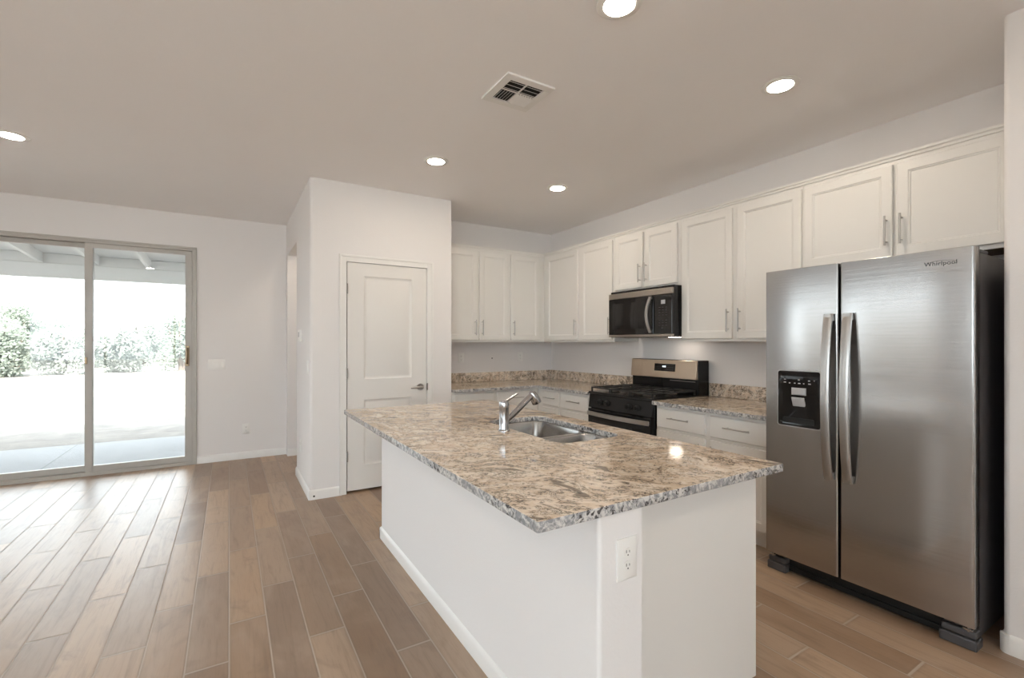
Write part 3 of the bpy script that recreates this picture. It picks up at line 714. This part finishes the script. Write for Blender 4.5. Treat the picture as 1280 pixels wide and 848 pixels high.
# lettering
def text_mesh(name, s, F, size, mat, parent, ext=.0006, font_shear=0, space=1.0):
    cu = bpy.data.curves.new(name, 'FONT'); cu.body = s; cu.size = size; cu.extrude = ext; cu.align_x = 'CENTER'; cu.align_y = 'CENTER'; cu.space_character = space
    t = bpy.data.objects.new('tmp', cu); C.objects.link(t)
    dg = bpy.context.evaluated_depsgraph_get(); me = bpy.data.meshes.new_from_object(t.evaluated_get(dg)); bpy.data.objects.remove(t)
    me.name = name; me.materials.clear(); me.transform(F); return objm(name, me, mat, parent)
text_mesh('lettering', 'Whirlpool', Fx(RX, .8025, 1.686) @ Matrix.Translation((0, 0, .0008)), .026, 'letter', dr, space=1.05)
m = MB(Fx(RX, .8025, 1.686)); pts = [(.052*math.cos(t)+.004, .013*math.sin(t), .0008) for t in [PI*(-.15+1.0*i/14) for i in range(15)]]
for p, q_ in zip(pts, pts[1:]): m.tube([p, q_], .0006, 6)
obj('emblem_swoosh', m, 'letter', dr)
# hinge covers, kick grille, feet
for a, b_ in ((ry0+.006, ry0+.075), (ry1-.075, ry1-.006)): obj('hinge_cover', MB().box((RX+.085, a, rz1-.021), (RX+.20, b_, rz1-.006)), 'greyplastic', rf, .004)
m = MB(); m.box((RX+.072, ry0+.12, .022), (RX+.10, ry1-.10, .096)); m.box((RX+.060, ry0+.12, .012), (RX+.075, ry1-.10, .040)); obj('kick_grille', m, 'blackmat', rf, .003)
for a, b_ in ((ry0-.002, ry0+.125), (ry1-.105, ry1+.002)):
    m = MB(); m.box((RX+.020, a, .0), (RX+.10, b_, .045)); m.box((RX+.026, a+.004, .048), (RX+.10, b_-.006, .080)); obj('foot_cover', m, 'greyplastic', rf, .006)
for a in (ry0+.012, ry1-.045):
    m = MB(); m.box((RX+.022, a, .082), (RX+.07, a+.033, .090)); m.lathe([(.008, .07), (.008, .104)], (RX+.034, a+.016, 0), 12); obj('door_hinge', m, 'chrome', rf, .001)
for a in (ry0+.08, ry1-.08):
    m = MB(); m.lathe([(.02, 0), (.02, .046)], (3.42, a, 0), 14); obj('roller', m, 'blackmat', rf)

# ---------------------------------------------------------------- microwave
my0, my1, mz0, mz1, mx = 2.646, 3.403, 1.383, 1.798, 3.150
mw = thing('microwave', (3.37, (my0+my1)/2, mz0), 'black and stainless over-the-range microwave mounted under the short cabinet', 'microwave')
obj('housing', MB().box((mx+.028, my0, mz0), (XR-.002, my1, mz1+.022)), 'black', mw, .003)
F = Fx(mx+.027, my1, mz0); w = my1-my0; h = mz1-mz0
m = MB(F); m.box((0, h-.052, 0), (w, h, .027)); obj('vent_strip', m, 'steelgrey', mw, .003, label='stainless top strip')
m = MB(F); m.box((0, .004, 0), (w, .024, .027)); obj('bottom_trim', m, 'steelgrey', mw, .002, label='stainless bottom strip')
dw = w*.735
m = MB(F); m.nest(0, dw-.002, .025, h-.053, [(0, 0), (0, .024), (.003, .027)]); d = obj('door', m, 'blackglass', mw)
m = MB(F); m.nest(.05, dw-.10, .075, h-.095, [(0, .0268), (.002, .0275)]); obj('door_window', m, 'blackglass', d)
m = MB(F); m.nest(dw+.001, w, .025, h-.053, [(0, 0), (0, .024), (.003, .027)]); cp = obj('control_panel', m, 'blackglass', mw)
m = MB(F); m.nest(dw+.085, dw+.130, h-.135, h-.100, [(0, .0268), (.001, .0278)]); obj('display', m, 'greylight', cp)
m = MB(F)
for r_ in range(8):
    for c in range(3):
        if r_ == 4: continue
        cx = dw+.060+c*.036; cy = h-.165-r_*.022; m.box((cx, cy, .0272), (cx+.018, cy+.0035, .0279))
m.box((dw+.085, .068, .0272), (dw+.108, .080, .0279)); obj('key_marks', m, 'greyplastic', cp)
# curved handle
m = MB(F); R_ = []; n = 20
for i in range(n+1):
    t = i/n; z = .035+(h-.10)*t; x = dw-.020; b_ = math.sin(PI*t); of = .040+.030*b_; sx = -.018*b_
    R_.append([(x+sx-.016, z, of), (x+sx+.016, z, of), (x+sx+.013, z, of+.010), (x+sx-.013, z, of+.010)])
m.loft(R_, True, True); m.box((dw-.030, .037, .026), (dw-.010, .055, .042)); m.box((dw-.030, h-.085, .026), (dw-.010, h-.067, .042))
obj('handle', m, 'nickel', d, .001)
obj('cooktop_lamp', MB().box((3.36, 2.77, mz0-.0015), (3.45, 2.86, mz0+.002)), 'mwlamp', mw)
obj('grease_filter', MB().box((3.25, 3.0, mz0-.003), (3.50, 3.30, mz0+.001)), 'hinge', mw)

# ---------------------------------------------------------------- range
gy0, gy1, gx = 2.613, 3.379, 2.862
rg = thing('gas_range', (3.22, (gy0+gy1)/2, 0), 'black freestanding gas range with stainless backguard between the counters', 'range')
TZ = .885
m = MB(); m.box((gx+.045, gy0, .03), (3.575, gy1, TZ-.025)); obj('range_body', m, 'black', rg, .003)
m = MB(); m.box((gx+.10, gy0+.02, 0), (3.5, gy1-.02, .03)); obj('base', m, 'blackmat', rg)
m = MB(); m.box((gx+.012, gy0-.001, TZ-.025), (3.50, gy1+.001, TZ)); ckt = obj('cooktop', m, 'black', rg, .006)
W_ = gy1-gy0
F = Fx(gx+.046, gy1, 0)
m = MB(F); m.loft([[(0, .735, 0), (W_, .735, 0), (W_, TZ-.026, 0), (0, TZ-.026, 0)], [(0, .735, .034), (W_, .735, .034), (W_, TZ-.026, .018), (0, TZ-.026, .018)]], True, True)
cpn = obj('control_panel', m, 'black', rg, .003)
for ky in (.155, .245, .515, .605):
    m = MB(F); m.lathe([(.026, .025), (.026, .031), (.020, .035), (.018, .058), (.015, .060)], (ky, .795, 0), 20); m.box((ky-.004, .778, .055), (ky+.004, .812, .066)); obj('knob', m, 'blackmat', cpn, .001)
m = MB(F); m.nest(.004, W_-.004, .205, .728, [(0, 0), (0, .038), (.006, .044)]); dr_ = obj('oven_door', m, 'black', rg)
m = MB(F); m.nest(.06, W_-.06, .28, .63, [(0, .0435), (.003, .0448)]); obj('oven_window', m, 'blackglass', dr_)
m = MB(F); R_ = []; n = 24
for i in range(n+1):
    t = i/n; x = .012+(W_-.024)*t; b_ = math.sin(PI*t)**.7; of = .052+.030*b_
    R_.append([(x, .668, of), (x, .708, of), (x, .705, of+.010), (x, .671, of+.010)])
m.loft(R_, True, True); m.box((.014, .674, .040), (.034, .702, .056)); m.box((W_-.034, .674, .040), (W_-.014, .702, .056)); obj('handle', m, 'nickel', dr_, .001)
m = MB(F); m.nest(.004, W_-.004, .045, .198, [(0, 0), (0, .034), (.006, .040)]); obj('storage_drawer', m, 'black', rg)
# backguard
m = MB(); m.box((3.445, gy0, TZ-.02), (3.585, gy1, 1.178)); bgd = obj('backguard', m, 'black', rg, .004)
F2 = Fx(3.444, gy1, 0)
m = MB(F2); m.loft([[(.006, 1.012, 0), (W_-.004, 1.012, 0), (W_-.004, 1.176, 0), (.006, 1.176, 0)], [(.006, 1.012, .030), (W_-.004, 1.012, .030), (W_-.004, 1.176, .012), (.006, 1.176, .012)]], True, True)
obj('backguard_panel', m, 'steelwarm', bgd, .004, label='stainless control fascia')
Fd = F2 @ Matrix.Translation((0, 1.012, .030)) @ Matrix.Rotation(-math.atan2(.018, .164), 4, 'X')
m = MB(Fd); m.nest(.300, .540, .060, .130, [(0, -.001), (.002, .002)]); ds = obj('clock_display', m, 'blackglass', bgd)
m = MB(Fd); m.box((.395, .098, .002), (.404, .110, .0026)); m.box((.409, .098, .002), (.418, .110, .0026)); m.box((.423, .098, .002), (.432, .110, .0026)); obj('clock_digits', m, 'led', ds)
m = MB(Fd)
for i in range(4):
    for j in range(2): m.box((.312+i*.018, .075+j*.02, .002), (.320+i*.018, .078+j*.02, .0026)); m.box((.455+i*.018, .075+j*.02, .002), (.463+i*.018, .078+j*.02, .0026))
obj('button_marks', m, 'greyplastic', ds)
obj('vent_slot', MB().box((3.438, gy0+.03, .99), (3.446, gy0+.30, .996)), 'hinge', bgd)
# burners and grates
spots = [(3.03, gy0+.17), (3.30, gy0+.17), (3.03, gy1-.17), (3.30, gy1-.17), (3.165, (gy0+gy1)/2)]
for bx_, by_ in spots:
    m = MB(); m.lathe([(.050, TZ-.001), (.052, TZ+.006), (.040, TZ+.012)], (bx_, by_, 0), 24); bu = obj('burner', m, 'hinge', ckt)
    m = MB(); m.lathe([(.036, TZ+.012), (.038, TZ+.016), (.034, TZ+.021)], (bx_, by_, 0), 24); obj('burner_cap', m, 'castiron', bu)
gz = TZ+.040
for a, b_ in ((gy0+.012, gy0+.262), (gy0+.266, gy1-.266), (gy1-.262, gy1-.012)):
    m = MB(); x0, x1 = gx+.035, 3.425; bw = .0065
    for x in (x0, x1-.013): m.box((x, a, gz-.012), (x+.013, b_, gz))
    for y in (a, b_-.013): m.box((x0, y, gz-.012), (x1, y+.013, gz))
    cyy = (a+b_)/2; m.box((x0, cyy-bw, gz-.010), (x1, cyy+bw, gz+.001))
    for x in (3.03, 3.165, 3.30): m.box((x-bw, a, gz-.010), (x+bw, b_, gz+.001))
    for x in (x0, x1-.013):
        for y in (a, b_-.013): m.box((x, y, TZ), (x+.013, y+.013, gz-.010))
    obj('grate', m, 'castiron', rg, .002)

# ---------------------------------------------------------------- outside: patio, ground, trees
GZ = -.06
o = struct('patio_slab', MB().box((-9, YS+.15, GZ-.1), (6, 8.45, GZ+.02)), 'concrete')
m = MB(); m.box((-1.755, YS+.16, GZ+.015), (-1.743, 8.45, GZ+.0215)); struct('slab_joint', m, 'slot')
g = MB(); nx = 60
rr = random.Random(3)
V = {}
def gh(x, y):
    d = max(0, (y-9)); return GZ-.01+min(1, d/25)*.25*math.sin(x*.13+y*.07)*.5 + .012*math.sin(x*3.1+y*2.3)
xs = [-120+240*i/nx for i in range(nx+1)]; ys_ = [6.3, 8, 8.6]+[9+1.2*i+.09*i*i for i in range(40)]
for i, x in enumerate(xs):
    for j, y in enumerate(ys_): V[i, j] = g.v((x, y, gh(x, y) if y > 8.7 else GZ-.03))
for i in range(nx):
    for j in range(len(ys_)-1): g.face([V[i, j], V[i+1, j], V[i+1, j+1], V[i, j+1]])
struct('ground', g, 'dirt')
struct('added_dimming_wall', MB().box((-6.9, 2.1, GZ-.05), (-6.7, 6.2, 2.15)), 'dimmingwall')  # unseen wall, added to dim what the refrigerator reflects
struct('side_ground', MB().box((-60, -40, GZ-.3), (XL-.15, 6.3, GZ-.02)), 'bounceground')  # pale unseen ground that throws sunlight indoors from the left
# patio roof: sloping deck, rafters, beam, posts
pr = thing('patio_cover', (-1.5, 7.4, GZ), 'white patio roof with exposed rafters outside the sliding door', 'patio cover')
def zroof(y): return 2.522+(8.45-y)*.045
m = MB(); A = [(-8, 6.36), (5, 6.36), (5, 9.05), (-8, 9.05)]
lo = [m.v((x, y, zroof(y))) for x, y in A]; hi = [m.v((x, y, zroof(y)+.06)) for x, y in A]
m.face(lo); m.face(hi)
for j in range(4): m.face([lo[j], lo[(j+1)%4], hi[(j+1)%4], hi[j]])
obj('roof_deck', m, 'patiopaint', pr)
obj('beam', MB().box((-8, 8.45, 2.2), (5, 8.56, 2.388)), 'patiopaint', pr, .004)
x = -.985+.565*8
while x > -7.9:
    m = MB(); y0, y1 = 6.37, 9.0; hgt = .128; w = .022
    lo = [m.v((x+sx, y, zroof(y)-hgt)) for sx, y in ((-w, y0), (w, y0), (w, y1), (-w, y1))]; hi = [m.v((x+sx, y, zroof(y)-.0005)) for sx, y in ((-w, y0), (w, y0), (w, y1), (-w, y1))]
    m.face(lo); m.face(hi)
    for j in range(4): m.face([lo[j], lo[(j+1)%4], hi[(j+1)%4], hi[j]])
    obj('rafter', m, 'patiopaint', pr); x -= .565
obj('blocking', MB().box((-8, 8.46, 2.3885), (5, 8.50, zroof(8.50)-.002)), 'patiopaint', pr)
for x in (-7.5, 4.2): obj('post', MB().box((x-.06, 8.455, GZ-.02), (x+.06, 8.555, 2.1999)), 'patiopaint', pr, .004)

def leaf_crown(name, c, rx, ry, rz, n, mat, parent, seed):
    r_ = random.Random(seed); m = MB()
    lobes = [(c[0]+r_.uniform(-.6, .6)*rx, c[1]+r_.uniform(-.5, .5)*ry, c[2]+r_.uniform(-.6, .5)*rz, r_.uniform(.3, .55)) for _ in range(15)]
    for _ in range(n):
        lx, ly, lz, lr = r_.choice(lobes); d = Vector((r_.gauss(0, 1), r_.gauss(0, 1), r_.gauss(0, 1))).normalized()*r_.uniform(.6, 1.05)
        p = Vector((lx+d.x*lr*rx, ly+d.y*lr*ry, max(.05, lz+d.z*lr*rz)))
        a = Vector((r_.gauss(0, 1), r_.gauss(0, 1), r_.gauss(0, 1))).normalized(); b_ = a.orthogonal().normalized(); s = r_.uniform(.05, .11)
        m.face([m.v(p-a*s), m.v(p+b_*s*.5), m.v(p+a*s), m.v(p-b_*s*.5)])
    return obj(name, m, mat, parent, smooth=1)
trees = [ # u, distance, height, half width, material, label
    (-12, 29, 3.7, 2.6, 'leaf1', 'pale green desert tree at the left edge of the patio-door view'),
    (22, 33, 3.9, 2.4, 'leaf1', 'tall rounded desert tree second from the left outside the door'),
    (52, 31, 3.2, 2.2, 'leaf1', 'bushy desert tree third from the left outside the door'),
    (78, 34, 3.0, 2.3, 'leaf2', 'low sage tree just left of the meeting stile of the sliding door'),
    (98, 30, 2.7, 1.9, 'leaf1', 'dark green shrub partly hidden by the meeting stile'),
    (128, 36, 2.6, 2.2, 'leaf2', 'low grey-green shrub just right of the meeting stile'),
    (152, 38, 3.2, 2.3, 'leaf2', 'pale rounded shrub in the middle of the right glass panel'),
    (178, 37, 3.5, 2.3, 'leaf2', 'pale tree right of centre in the right glass panel'),
    (203, 33, 3.6, 2.1, 'leaf1', 'green tree near the right side of the right glass panel'),
    (226, 35, 4.2, 2.2, 'leaf1', 'tallest pale tree beside the right jamb of the door'),
    (252, 34, 3.8, 2.3, 'leaf1', 'pale tree mostly hidden behind the right door jamb')]
f_ = 585.81
for i, (u, dist, hgt, hw, mt, lab) in enumerate(trees):
    dist = (27.5, 33.5, 39.5)[i % 3]; hgt = hgt*dist/33*.92; hw = 1.28*dist/33
    a = (u-640)/f_; dx, dy = math.sin(YAW)+math.cos(YAW)*a, math.cos(YAW)-math.sin(YAW)*a; k = dist/math.hypot(dx, dy); x, y = dx*k, dy*k; zg = gh(x, y)
    t = thing('desert_tree', (x, y, zg), lab, 'tree', 'desert trees beyond the yard')
    m = MB(); r_ = random.Random(i)
    for q_ in range(4):
        ex, ey = r_.uniform(-.5, .5)*hw, r_.uniform(-.5, .5)*hw
        m.tube([(x+.05*q_, y, zg-.05), (x+ex*.4, y+ey*.4, zg+hgt*.3), (x+ex, y+ey, zg+hgt*.7)], [.10, .07, .03], 7)
    obj('trunk', m, 'bark', t); leaf_crown('crown', (x, y, zg+hgt*.45), hw, hw*.9, hgt*.52, 5200, mt, t, 50+i)
